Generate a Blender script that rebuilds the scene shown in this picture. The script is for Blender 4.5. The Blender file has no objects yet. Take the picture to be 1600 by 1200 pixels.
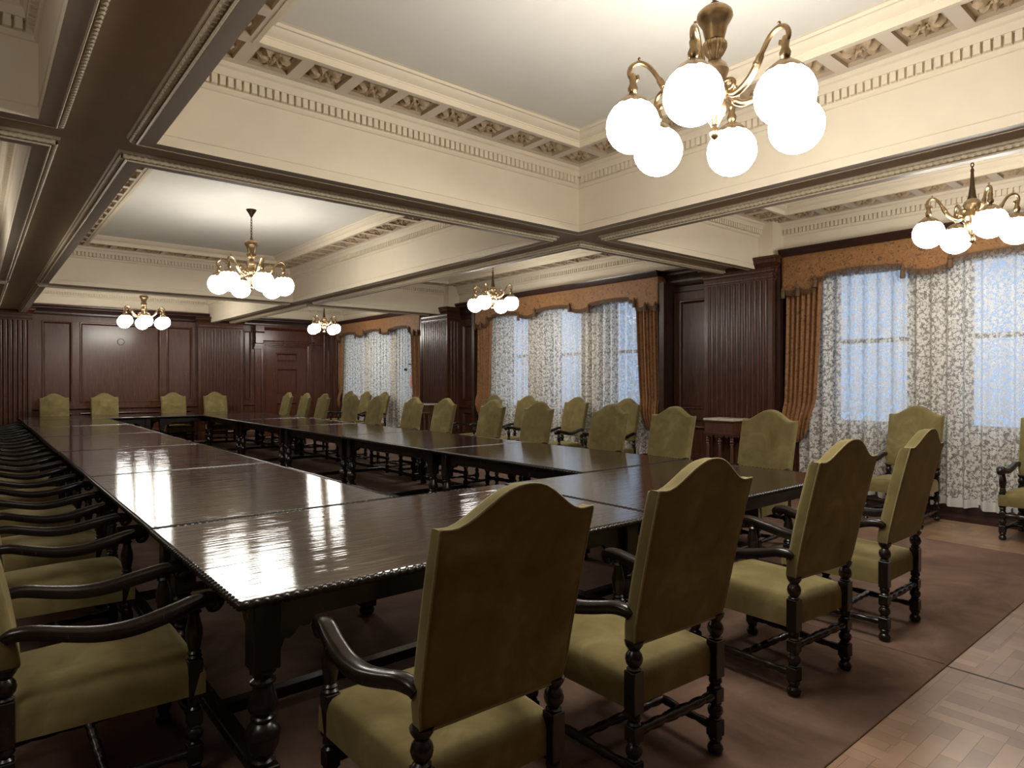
import bpy, math, random
from mathutils import Vector, Matrix
random.seed(7)
PI = math.pi
SC = bpy.context.scene
COL = SC.collection

# ------------------------------------------------------------------ mesh builder
class MB:
    def __init__(self):
        self.v = []; self.f = []; self.uv = None
    def add(self, vs, fs, M=None):
        o = len(self.v)
        if M is not None:
            vs = [tuple(M @ Vector(p)) for p in vs]
        self.v += [tuple(p) for p in vs]
        self.f += [tuple(i + o for i in f) for f in fs]
        return self
    def box(self, x0, x1, y0, y1, z0, z1, M=None):
        vs = [(x0,y0,z0),(x1,y0,z0),(x1,y1,z0),(x0,y1,z0),(x0,y0,z1),(x1,y0,z1),(x1,y1,z1),(x0,y1,z1)]
        fs = [(0,3,2,1),(4,5,6,7),(0,1,5,4),(1,2,6,5),(2,3,7,6),(3,0,4,7)]
        return self.add(vs, fs, M)
    def cbox(self, x0, x1, y0, y1, z0, z1, c=.004, M=None):
        # box with chamfered edges
        vs = []; fs = []
        X = (x0, x1); Y = (y0, y1); Z = (z0, z1)
        idx = {}
        for i in (0,1):
            for j in (0,1):
                for k in (0,1):
                    sx = 1 if i == 0 else -1; sy = 1 if j == 0 else -1; sz = 1 if k == 0 else -1
                    for a, p in (('x',(X[i], Y[j]+sy*c, Z[k]+sz*c)), ('y',(X[i]+sx*c, Y[j], Z[k]+sz*c)), ('z',(X[i]+sx*c, Y[j]+sy*c, Z[k]))):
                        idx[(i,j,k,a)] = len(vs); vs.append(p)
        g = lambda i,j,k,a: idx[(i,j,k,a)]
        fs += [(g(0,0,0,'x'),g(0,0,1,'x'),g(0,1,1,'x'),g(0,1,0,'x')),(g(1,0,0,'x'),g(1,1,0,'x'),g(1,1,1,'x'),g(1,0,1,'x'))]
        fs += [(g(0,0,0,'y'),g(1,0,0,'y'),g(1,0,1,'y'),g(0,0,1,'y')),(g(0,1,0,'y'),g(0,1,1,'y'),g(1,1,1,'y'),g(1,1,0,'y'))]
        fs += [(g(0,0,0,'z'),g(0,1,0,'z'),g(1,1,0,'z'),g(1,0,0,'z')),(g(0,0,1,'z'),g(1,0,1,'z'),g(1,1,1,'z'),g(0,1,1,'z'))]
        for i in (0,1):
            for j in (0,1):
                for k in (0,1):
                    t = (g(i,j,k,'x'),g(i,j,k,'y'),g(i,j,k,'z'))
                    fs.append(t if (i+j+k) % 2 == 0 else t[::-1])
        for i in (0,1):
            for j in (0,1):
                q = (g(i,j,0,'x'),g(i,j,0,'y'),g(i,j,1,'y'),g(i,j,1,'x')); fs.append(q if (i+j)%2==1 else q[::-1])
                q = (g(i,0,j,'x'),g(i,0,j,'z'),g(i,1,j,'z'),g(i,1,j,'x')); fs.append(q if (i+j)%2==1 else q[::-1])
                q = (g(0,i,j,'y'),g(0,i,j,'z'),g(1,i,j,'z'),g(1,i,j,'y')); fs.append(q if (i+j)%2==0 else q[::-1])
        return self.add(vs, fs, M)
    def lathe(self, prof, n=14, M=None, flute=0, fd=0.0):
        # prof: list of (radius, z)
        vs = []; fs = []
        for r, z in prof:
            for k in range(n):
                a = 2*PI*k/n
                rr = r*(1 - fd*(0.5+0.5*math.cos(flute*a))) if flute else r
                vs.append((rr*math.cos(a), rr*math.sin(a), z))
        m = len(prof)
        for i in range(m-1):
            for k in range(n):
                k2 = (k+1) % n
                fs.append((i*n+k, i*n+k2, (i+1)*n+k2, (i+1)*n+k))
        fs.append(tuple(range(n))[::-1]); fs.append(tuple((m-1)*n+k for k in range(n)))
        return self.add(vs, fs, M)
    def sweep(self, pts, sec, up=(0,0,1), closed=False, caps=True, scale=None):
        # sweep a closed section [(a,b)] along pts; a = side, b = up
        n = len(sec); P = [Vector(p) for p in pts]; m = len(P); vs = []; fs = []
        U = Vector(up)
        for i in range(m):
            if closed: t = P[(i+1)%m] - P[i-1]
            else: t = P[min(i+1,m-1)] - P[max(i-1,0)]
            t.normalize()
            s = t.cross(U)
            if s.length < 1e-4: s = t.cross(Vector((1,0,0)))
            s.normalize(); u = s.cross(t)
            k = scale[i] if scale else 1
            for a, b in sec: vs.append(tuple(P[i] + s*a*k + u*b*k))
        for i in range(m if closed else m-1):
            j = (i+1) % m
            for k in range(n):
                k2 = (k+1) % n
                fs.append((i*n+k, i*n+k2, j*n+k2, j*n+k))
        if caps and not closed:
            fs.append(tuple(range(n))[::-1]); fs.append(tuple((m-1)*n+k for k in range(n)))
        return self.add(vs, fs)
    def tube(self, pts, r, n=8, closed=False, scale=None):
        return self.sweep(pts, [(r*math.cos(2*PI*k/n), r*math.sin(2*PI*k/n)) for k in range(n)], closed=closed, scale=scale)
    def ring(self, x0, x1, y0, y1, prof, T=None):
        # mitred moulding round a rectangle: prof = [(inset, height)]
        vs = []; fs = []
        for d, h in prof:
            q = [(x0+d,y0+d,h),(x1-d,y0+d,h),(x1-d,y1-d,h),(x0+d,y1-d,h)]
            vs += [T(*p) for p in q] if T else q
        for i in range(len(prof)-1):
            for k in range(4):
                k2 = (k+1) % 4
                fs.append((i*4+k, i*4+k2, (i+1)*4+k2, (i+1)*4+k))
        return self.add(vs, fs)
    def rope(self, P0, P1, r=.015, pitch=.035, seg=5, n=7, amp=.22, lo=1.0):
        P0 = Vector(P0); P1 = Vector(P1); L = (P1-P0).length
        t = (P1-P0)/L; s = t.cross(Vector((0,0,1)))
        if s.length < 1e-4: s = Vector((1,0,0))
        s.normalize(); u = s.cross(t)
        m = max(2, int(L/pitch*seg*lo)); vs = []; fs = []
        for i in range(m+1):
            d = L*i/m
            for k in range(n):
                a = 2*PI*k/n
                rr = r*(1 + amp*math.cos(2*a - 2*PI*d/pitch))
                vs.append(tuple(P0 + t*d + s*rr*math.cos(a) + u*rr*math.sin(a)))
        for i in range(m):
            for k in range(n):
                k2 = (k+1) % n
                fs.append((i*n+k, i*n+k2, (i+1)*n+k2, (i+1)*n+k))
        return self.add(vs, fs)
    def sphere(self, c, r, nu=20, nv=12, sx=1, sy=1, sz=1):
        vs = [(c[0],c[1],c[2]-r*sz)]
        for i in range(1, nv):
            a = -PI/2 + PI*i/nv
            for k in range(nu):
                b = 2*PI*k/nu
                vs.append((c[0]+r*sx*math.cos(a)*math.cos(b), c[1]+r*sy*math.cos(a)*math.sin(b), c[2]+r*sz*math.sin(a)))
        vs.append((c[0],c[1],c[2]+r*sz)); top = len(vs)-1; fs = []
        for k in range(nu):
            k2 = (k+1) % nu
            fs.append((0, 1+k2, 1+k)); fs.append((top, top-nu+k, top-nu+k2))
            for i in range(nv-2):
                fs.append((1+i*nu+k, 1+i*nu+k2, 1+(i+1)*nu+k2, 1+(i+1)*nu+k))
        return self.add(vs, fs)
    def mesh(self, name, mat, smooth=True, ang=40, uv=None):
        me = bpy.data.meshes.new(name); me.from_pydata(self.v, [], self.f); me.update()
        if mat: me.materials.append(mat)
        if smooth:
            me.shade_smooth(); me.set_sharp_from_angle(angle=math.radians(ang))
        if uv:
            l = me.uv_layers.new(name='UVMap')
            for lp in me.loops: l.data[lp.index].uv = uv[lp.vertex_index]
        return me
    def obj(self, name, mat, parent=None, loc=None, **kw):
        o = bpy.data.objects.new(name, self.mesh(name, mat, **kw)); COL.objects.link(o)
        if parent: o.parent = parent
        if loc: o.location = loc
        return o

def link(name, me, parent=None, loc=None, rotz=0):
    o = bpy.data.objects.new(name, me); COL.objects.link(o)
    if parent: o.parent = parent
    if loc: o.location = loc
    if rotz: o.rotation_euler.z = rotz
    return o
def tag(o, label=None, cat=None, group=None, kind=None):
    if label: o['label'] = label
    if cat: o['category'] = cat
    if group: o['group'] = group
    if kind: o['kind'] = kind
    return o
def thing(name, label, cat, loc=(0,0,0), rotz=0, group=None):
    o = bpy.data.objects.new(name, None); COL.objects.link(o); o.empty_display_size = .2
    o.location = loc; o.rotation_euler.z = rotz
    return tag(o, label, cat, group)
def copy_tree(o, kids, parent=None):
    c = o.copy(); COL.objects.link(c)
    if parent: c.parent = parent
    for ch in kids.get(o.name, []): copy_tree(ch, kids, c)
    return c
def kids_of(root):
    d = {}
    def rec(o):
        d[o.name] = list(o.children)
        for c in o.children: rec(c)
    rec(root); return d
def dup(root, kids, loc, rotz, label, group=None):
    r = copy_tree(root, kids); r.location = loc; r.rotation_euler.z = rotz
    r['label'] = label
    if group: r['group'] = group
    return r

# ------------------------------------------------------------------ materials
def mat(name):
    m = bpy.data.materials.new(name); m.use_nodes = True
    nt = m.node_tree; b = nt.nodes['Principled BSDF']
    return m, nt, b
def N(nt, t, **kw):
    n = nt.nodes.new(t)
    for k, v in kw.items():
        if k in n.inputs: n.inputs[k].default_value = v
        else: setattr(n, k, v)
    return n
def ramp(nt, stops):
    r = nt.nodes.new('ShaderNodeValToRGB')
    e = r.color_ramp.elements
    e[0].position, e[0].color = stops[0][0], (*stops[0][1], 1)
    e[1].position, e[1].color = stops[-1][0], (*stops[-1][1], 1)
    for p, c in stops[1:-1]:
        x = e.new(p); x.color = (*c, 1)
    return r
def coords(nt, scale=(1,1,1), out='Object', rnd=False):
    tc = nt.nodes.new('ShaderNodeTexCoord'); mp = nt.nodes.new('ShaderNodeMapping')
    mp.inputs['Scale'].default_value = scale
    nt.links.new(tc.outputs[out], mp.inputs['Vector'])
    if rnd:
        oi = nt.nodes.new('ShaderNodeObjectInfo'); mu = N(nt, 'ShaderNodeVectorMath', operation='SCALE')
        mu.inputs[0].default_value = (7.3, 11.1, 5.7)
        nt.links.new(oi.outputs['Random'], mu.inputs['Scale'])
        nt.links.new(mu.outputs['Vector'], mp.inputs['Location'])
    return mp.outputs['Vector']
def wood(name, c0, c1, rough, grain=(14,14,1.2), bump=.05, coat=0.0, spec=.5, rnd=False, rvar=.08):
    m, nt, b = mat(name); L = nt.links.new
    v = coords(nt, grain, rnd=rnd)
    n = N(nt, 'ShaderNodeTexNoise', Scale=3.0, Detail=6.0, Roughness=.6, Distortion=.6)
    L(v, n.inputs['Vector'])
    r = ramp(nt, [(.3, c0), (.72, c1)]); L(n.outputs['Fac'], r.inputs['Fac']); L(r.outputs['Color'], b.inputs['Base Color'])
    mr = N(nt, 'ShaderNodeMapRange'); mr.inputs['To Min'].default_value = rough; mr.inputs['To Max'].default_value = rough+rvar
    L(n.outputs['Fac'], mr.inputs['Value']); L(mr.outputs['Result'], b.inputs['Roughness'])
    if bump:
        bp = N(nt, 'ShaderNodeBump', Strength=bump, Distance=.004); L(n.outputs['Fac'], bp.inputs['Height']); L(bp.outputs['Normal'], b.inputs['Normal'])
    b.inputs['Specular IOR Level'].default_value = spec
    if coat:
        b.inputs['Coat Weight'].default_value = coat; b.inputs['Coat Roughness'].default_value = rough*.7
    return m
def plain(name, c, rough=.6, metal=0, spec=.5, var=.06, scale=6, bump=0):
    m, nt, b = mat(name); L = nt.links.new
    n = N(nt, 'ShaderNodeTexNoise', Scale=scale, Detail=4.0); L(coords(nt), n.inputs['Vector'])
    r = ramp(nt, [(.3, tuple(x*(1-var) for x in c)), (.7, tuple(min(1,x*(1+var)) for x in c))])
    L(n.outputs['Fac'], r.inputs['Fac']); L(r.outputs['Color'], b.inputs['Base Color'])
    b.inputs['Roughness'].default_value = rough; b.inputs['Metallic'].default_value = metal
    b.inputs['Specular IOR Level'].default_value = spec
    if bump:
        bp = N(nt, 'ShaderNodeBump', Strength=bump, Distance=.01); L(n.outputs['Fac'], bp.inputs['Height']); L(bp.outputs['Normal'], b.inputs['Normal'])
    return m

M_WALLWOOD = wood('dark_panelling_wood', (.040,.0140,.0080), (.092,.034,.0185), .22, bump=.10, spec=.42)
M_WALLDEEP = wood('dark_moulding_wood', (.022,.0085,.006), (.042,.017,.012), .26, grain=(2.5,2.5,5), bump=0)
M_DOORWOOD = wood('mahogany_door_wood', (.050,.014,.008), (.090,.030,.016), .22, bump=.06)
M_CHAIRWOOD = wood('dark_turned_oak', (.006,.0042,.0036), (.016,.0098,.0078), .22, grain=(20,20,4), bump=.04)
M_LEGWOOD = wood('dark_table_leg_wood', (.006,.0042,.0036), (.016,.0098,.0078), .22, grain=(18,18,4), bump=.03)
M_STANDWOOD = wood('red_brown_stand_wood', (.05,.018,.010), (.10,.040,.022), .28, grain=(14,14,3), bump=.04)
M_CREAM = plain('cream_plaster', (.78,.69,.55), .75, var=.02, spec=.25)
M_CEIL = plain('pale_ceiling_plaster', (.78,.755,.70), .8, var=.015, spec=.2)
M_RING = plain('taupe_soffit_paint', (.72,.645,.55), .7, var=.03, spec=.25)
M_LIP = plain('taupe_beam_paint', (.44,.37,.30), .55, var=.04, spec=.35)
M_RECESS = plain('brown_beam_panel_paint', (.50,.40,.29), .55, var=.06, spec=.35)
M_GILT = plain('antique_gilt_rope', (.66,.56,.40), .45, var=.12, scale=40, spec=.4)
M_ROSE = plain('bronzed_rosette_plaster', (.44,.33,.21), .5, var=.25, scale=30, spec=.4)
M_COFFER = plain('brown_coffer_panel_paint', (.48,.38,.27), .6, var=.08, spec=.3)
M_BRASS = plain('aged_brass', (.29,.20,.11), .30, metal=1, var=.25, scale=25)
M_DARKBRASS = plain('dark_bronze', (.10,.065,.04), .34, metal=1, var=.2, scale=25)
M_BLACK = plain('black_metal', (.012,.012,.012), .4)
M_WHITEPAINT = plain('pale_window_paint', (.30,.28,.25), .5)
M_STONE = plain('pale_marble', (.55,.50,.43), .3, var=.15, scale=9)
M_PINK = plain('pink_card_tag', (.62,.30,.24), .6)
M_STRIP = plain('dark_floor_joint', (.012,.008,.006), .6)

def make_velvet():
    m, nt, b = mat('olive_green_velvet'); L = nt.links.new
    v = coords(nt, (1,1,1), rnd=True)
    n = N(nt, 'ShaderNodeTexNoise', Scale=5.0, Detail=5.0, Roughness=.6, Distortion=.5); L(v, n.inputs['Vector'])
    r = ramp(nt, [(.30, (.112,.086,.034)), (.55, (.165,.131,.054)), (.75, (.235,.192,.088))])
    L(n.outputs['Fac'], r.inputs['Fac']); L(r.outputs['Color'], b.inputs['Base Color'])
    b.inputs['Roughness'].default_value = .85; b.inputs['Specular IOR Level'].default_value = .15
    b.inputs['Sheen Weight'].default_value = .55; b.inputs['Sheen Roughness'].default_value = .35
    b.inputs['Sheen Tint'].default_value = (.80,.70,.36,1)
    f = N(nt, 'ShaderNodeTexNoise', Scale=500.0, Detail=1.0); L(v, f.inputs['Vector'])
    bp = N(nt, 'ShaderNodeBump', Strength=.12, Distance=.002); L(f.outputs['Fac'], bp.inputs['Height']); L(bp.outputs['Normal'], b.inputs['Normal'])
    return m
M_VELVET = make_velvet()
M_PIPING = plain('olive_piping_cord', (.20,.165,.07), .7, var=.1, scale=60)

def make_tabletop():
    m, nt, b = mat('polished_mahogany_tabletop'); L = nt.links.new
    v = coords(nt, (.6, 9, 9), rnd=True)
    n = N(nt, 'ShaderNodeTexNoise', Scale=2.2, Detail=7.0, Roughness=.62, Distortion=.4); L(v, n.inputs['Vector'])
    r = ramp(nt, [(.28, (.014,.0085,.0065)), (.55, (.030,.0175,.013)), (.78, (.050,.029,.021))])
    L(n.outputs['Fac'], r.inputs['Fac']); L(r.outputs['Color'], b.inputs['Base Color'])
    b.inputs['Roughness'].default_value = .075; b.inputs['IOR'].default_value = 2.05
    v2 = coords(nt, (.55, 38, 1), rnd=True)
    w = N(nt, 'ShaderNodeTexNoise', Scale=1.6, Detail=3.0, Roughness=.55); L(v2, w.inputs['Vector'])
    bp = N(nt, 'ShaderNodeBump', Strength=.20, Distance=.006); L(w.outputs['Fac'], bp.inputs['Height']); L(bp.outputs['Normal'], b.inputs['Normal'])
    return m
M_TOP = make_tabletop()

def make_rug():
    m, nt, b = mat('brown_carpet_pile'); L = nt.links.new
    v = coords(nt)
    n = N(nt, 'ShaderNodeTexNoise', Scale=1.6, Detail=6.0, Roughness=.65, Distortion=.8); L(v, n.inputs['Vector'])
    r = ramp(nt, [(.3, (.058,.034,.025)), (.5, (.112,.068,.049)), (.72, (.180,.114,.084))])
    L(n.outputs['Fac'], r.inputs['Fac']); L(r.outputs['Color'], b.inputs['Base Color'])
    b.inputs['Roughness'].default_value = .95; b.inputs['Specular IOR Level'].default_value = .1
    b.inputs['Sheen Weight'].default_value = .25; b.inputs['Sheen Tint'].default_value = (.6,.4,.3,1)
    f = N(nt, 'ShaderNodeTexNoise', Scale=260.0, Detail=2.0); L(v, f.inputs['Vector'])
    bp = N(nt, 'ShaderNodeBump', Strength=.35, Distance=.004); L(f.outputs['Fac'], bp.inputs['Height']); L(bp.outputs['Normal'], b.inputs['Normal'])
    return m
M_RUG = make_rug()

def make_parquet():
    # basket-weave parquet: squares of strips that alternate in direction
    m, nt, b = mat('oak_parquet_floor'); L = nt.links.new
    S = .62
    tc = nt.nodes.new('ShaderNodeTexCoord')
    def bricks(rot):
        mp = nt.nodes.new('ShaderNodeMapping'); mp.inputs['Rotation'].default_value = (0,0,rot); L(tc.outputs['Object'], mp.inputs['Vector'])
        br = nt.nodes.new('ShaderNodeTexBrick'); L(mp.outputs['Vector'], br.inputs['Vector'])
        br.inputs['Color1'].default_value = (.235,.140,.084,1); br.inputs['Color2'].default_value = (.375,.240,.148,1); br.inputs['Mortar'].default_value = (.15,.085,.05,1)
        br.inputs['Scale'].default_value = 1; br.inputs['Brick Width'].default_value = S/2; br.inputs['Row Height'].default_value = S/8
        br.inputs['Mortar Size'].default_value = .0016; br.inputs['Bias'].default_value = -.15; br.offset = .5
        return br
    a, c = bricks(0), bricks(PI/2)
    ck = nt.nodes.new('ShaderNodeTexChecker'); ck.inputs['Scale'].default_value = 1/S
    mp = nt.nodes.new('ShaderNodeMapping'); mp.inputs['Location'].default_value = (.31,.17,.3); L(tc.outputs['Object'], mp.inputs['Vector']); L(mp.outputs['Vector'], ck.inputs['Vector'])
    mx = N(nt, 'ShaderNodeMix', data_type='RGBA'); L(ck.outputs['Fac'], mx.inputs[0]); L(a.outputs['Color'], mx.inputs[6]); L(c.outputs['Color'], mx.inputs[7])
    n = N(nt, 'ShaderNodeTexNoise', Scale=5.0, Detail=5.0); L(tc.outputs['Object'], n.inputs['Vector'])
    hs = N(nt, 'ShaderNodeMix', data_type='RGBA', blend_type='MULTIPLY'); hs.inputs[0].default_value = .55
    r = ramp(nt, [(.3,(.55,.52,.5)),(.7,(1,1,1))]); L(n.outputs['Fac'], r.inputs['Fac'])
    L(mx.outputs[2], hs.inputs[6]); L(r.outputs['Color'], hs.inputs[7]); L(hs.outputs[2], b.inputs['Base Color'])
    b.inputs['Roughness'].default_value = .30; b.inputs['Specular IOR Level'].default_value = .45
    return m
M_PARQUET = make_parquet()

def make_lace(name, net, tint):
    m = bpy.data.materials.new(name); m.use_nodes = True; nt = m.node_tree; L = nt.links.new
    nt.nodes.remove(nt.nodes['Principled BSDF']); out = nt.nodes['Material Output']
    tc = nt.nodes.new('ShaderNodeTexCoord')
    nz = N(nt, 'ShaderNodeTexNoise', Scale=38.0, Detail=2.0); L(tc.outputs['UV'], nz.inputs['Vector'])
    mixv = N(nt, 'ShaderNodeMix', data_type='VECTOR'); mixv.inputs[0].default_value = .040
    L(tc.outputs['UV'], mixv.inputs[4]); L(nz.outputs['Color'], mixv.inputs[5])
    vo = N(nt, 'ShaderNodeTexVoronoi', Scale=24.0, feature='F1'); L(mixv.outputs[1], vo.inputs['Vector'])
    n2 = N(nt, 'ShaderNodeTexNoise', Scale=60.0, Detail=1.5, Distortion=1.2); L(tc.outputs['UV'], n2.inputs['Vector'])
    md = N(nt, 'ShaderNodeMath', operation='MULTIPLY_ADD'); md.inputs[1].default_value = .55; L(vo.outputs['Distance'], md.inputs[0]); L(n2.outputs['Fac'], md.inputs[2])
    r = ramp(nt, [(.77,(1,1,1)),(.86,(net,net,net))]); L(md.outputs[0], r.inputs['Fac'])
    sx = nt.nodes.new('ShaderNodeSeparateXYZ'); L(tc.outputs['UV'], sx.inputs[0])
    hem = N(nt, 'ShaderNodeMath', operation='LESS_THAN'); hem.inputs[1].default_value = .10; L(sx.outputs['Y'], hem.inputs[0])
    mxm = N(nt, 'ShaderNodeMath', operation='MAXIMUM'); L(r.outputs['Color'], mxm.inputs[0]); L(hem.outputs[0], mxm.inputs[1])
    al = N(nt, 'ShaderNodeMath', operation='MULTIPLY'); al.inputs[1].default_value = .93; L(mxm.outputs[0], al.inputs[0])
    tr = nt.nodes.new('ShaderNodeBsdfTransparent'); df = N(nt, 'ShaderNodeBsdfDiffuse', Color=(*tint,1)); tl = N(nt, 'ShaderNodeBsdfTranslucent', Color=(*tint,1))
    m1 = N(nt, 'ShaderNodeMixShader'); m1.inputs[0].default_value = .35; L(df.outputs[0], m1.inputs[1]); L(tl.outputs[0], m1.inputs[2])
    m2 = nt.nodes.new('ShaderNodeMixShader'); L(al.outputs[0], m2.inputs[0]); L(tr.outputs[0], m2.inputs[1]); L(m1.outputs[0], m2.inputs[2])
    L(m2.outputs[0], out.inputs['Surface'])
    return m
M_LACE = make_lace('ivory_floral_lace', .31, (.92,.90,.85))

def make_brocade():
    m, nt, b = mat('rust_gold_brocade'); L = nt.links.new
    v = coords(nt)
    n = N(nt, 'ShaderNodeTexNoise', Scale=24.0, Detail=3.0, Distortion=1.4); L(v, n.inputs['Vector'])
    r = ramp(nt, [(.33,(.07,.028,.010)),(.43,(.215,.092,.026)),(.62,(.245,.108,.030)),(.74,(.33,.165,.055))])
    L(n.outputs['Fac'], r.inputs['Fac']); L(r.outputs['Color'], b.inputs['Base Color'])
    b.inputs['Roughness'].default_value = .65; b.inputs['Sheen Weight'].default_value = .2
    return m
M_BROCADE = make_brocade()
M_FRINGE = plain('brown_fringe_thread', (.11,.058,.026), .8, var=.3, scale=60)

def make_globe(st):
    m = bpy.data.materials.new('lit_opal_glass_globe'); m.use_nodes = True; nt = m.node_tree
    nt.nodes.remove(nt.nodes['Principled BSDF'])
    e = N(nt, 'ShaderNodeEmission', Color=(1,.955,.86,1), Strength=st)
    nt.links.new(e.outputs[0], nt.nodes['Material Output'].inputs['Surface'])
    return m
GLOBE = 44.0
M_GLOBE = {}
def globe_mat(f):
    if f not in M_GLOBE: M_GLOBE[f] = make_globe(GLOBE*f)
    return M_GLOBE[f]

def make_glass():
    m = bpy.data.materials.new('window_glass'); m.use_nodes = True; nt = m.node_tree; L = nt.links.new
    nt.nodes.remove(nt.nodes['Principled BSDF'])
    t = N(nt, 'ShaderNodeBsdfTransparent', Color=(.93,.96,.97,1)); g = N(nt, 'ShaderNodeBsdfGlossy', Roughness=.02)
    mx = N(nt, 'ShaderNodeMixShader'); mx.inputs[0].default_value = .03
    L(t.outputs[0], mx.inputs[1]); L(g.outputs[0], mx.inputs[2]); L(mx.outputs[0], nt.nodes['Material Output'].inputs['Surface'])
    return m
M_GLASS = make_glass()

# ------------------------------------------------------------------ plan (metres)
ZS = 3.10            # underside of beams
XL, XLA, XB0, XB1, XR, XRW = -2.60, .30, .92, 4.82, 5.42, 8.68
YB, YF = -.72, 18.42
BAYY = [(YB+.03, 4.71), (5.29, 12.51), (13.09, YF-.03)]
PILY = [5.0, 12.8]

# ------------------------------------------------------------------ floor
fl = MB().box(XL-.3, XRW+.6, YB-.3, YF+.3, -.12, 0).obj('floor', M_PARQUET, smooth=False); tag(fl, kind='structure')
MB().box(4.078, 4.094, YB, 1.19, 0.0002, .0012).obj('expansion_joint', M_STRIP, fl, smooth=False)
rug = MB().cbox(-1.9, 7.22, 1.19, 18.0, 0, .008, .003).obj('rug', M_RUG, smooth=False)
tag(rug, 'large plain brown carpet under the tables with parquet showing at its edges', 'carpet')
sm = MB(); sm.tube([(4.085,1.20,.0085),(4.085,2.2,.0085),(4.085,6,.0085)], .005, 6); sm.obj('seam', M_RUG, rug)

# ------------------------------------------------------------------ ceiling
cb = MB(); cb.box(XL-.3, XRW+.6, YB-.3, YF+.3, 4.0, 4.2)
ceil = cb.obj('ceiling', M_CEIL, smooth=False); tag(ceil, kind='structure')
ZR = ZS + .055
bs = MB()   # recessed brown panel that runs along the underside of every beam
for x0, x1 in ((XLA, XB0), (XB1, XR)): bs.box(x0+.08, x1-.08, YB, YF, ZR, ZR+.06)
for y0, y1 in ((4.71, 5.29), (12.51, 13.09)):
    for x0, x1 in ((XL, XLA+.08), (XB0-.08, XB1+.08), (XR-.08, XRW)): bs.box(x0, x1, y0+.08, y1-.08, ZR+.0005, ZR+.06)
bs.obj('beam_panel', M_RECESS, ceil, smooth=False)

def rosette_mesh():
    m = MB(); n = 24
    rings = [(0,.034),(.014,.040),(.024,.022),(.032,.030),(.055,.060),(.088,.066),(.116,.040),(.122,.0)]
    vs = []; fs = []
    for r, h in rings:
        for k in range(n):
            a = 2*PI*k/n
            pet = .5+.5*math.cos(8*a) if r > .025 else 1
            rr = r*(.78+.22*pet) if r > .05 else r
            vs.append((rr*math.cos(a), rr*math.sin(a), -h*(.45+.55*pet)))
    for i in range(len(rings)-1):
        for k in range(n):
            k2 = (k+1) % n
            fs.append((i*n+k, (i+1)*n+k, (i+1)*n+k2, i*n+k2))
    m.add(vs, fs)
    for k in range(6):
        a = 2*PI*k/6; m.sphere((.024*math.cos(a), .024*math.sin(a), -.036), .009, 8, 6)
    m.sphere((0,0,-.040), .014, 10, 6)
    return m.mesh('rosette', M_ROSE, ang=50)
ROSE = rosette_mesh()
ZG = 3.73            # soffit of the coffered border
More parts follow.
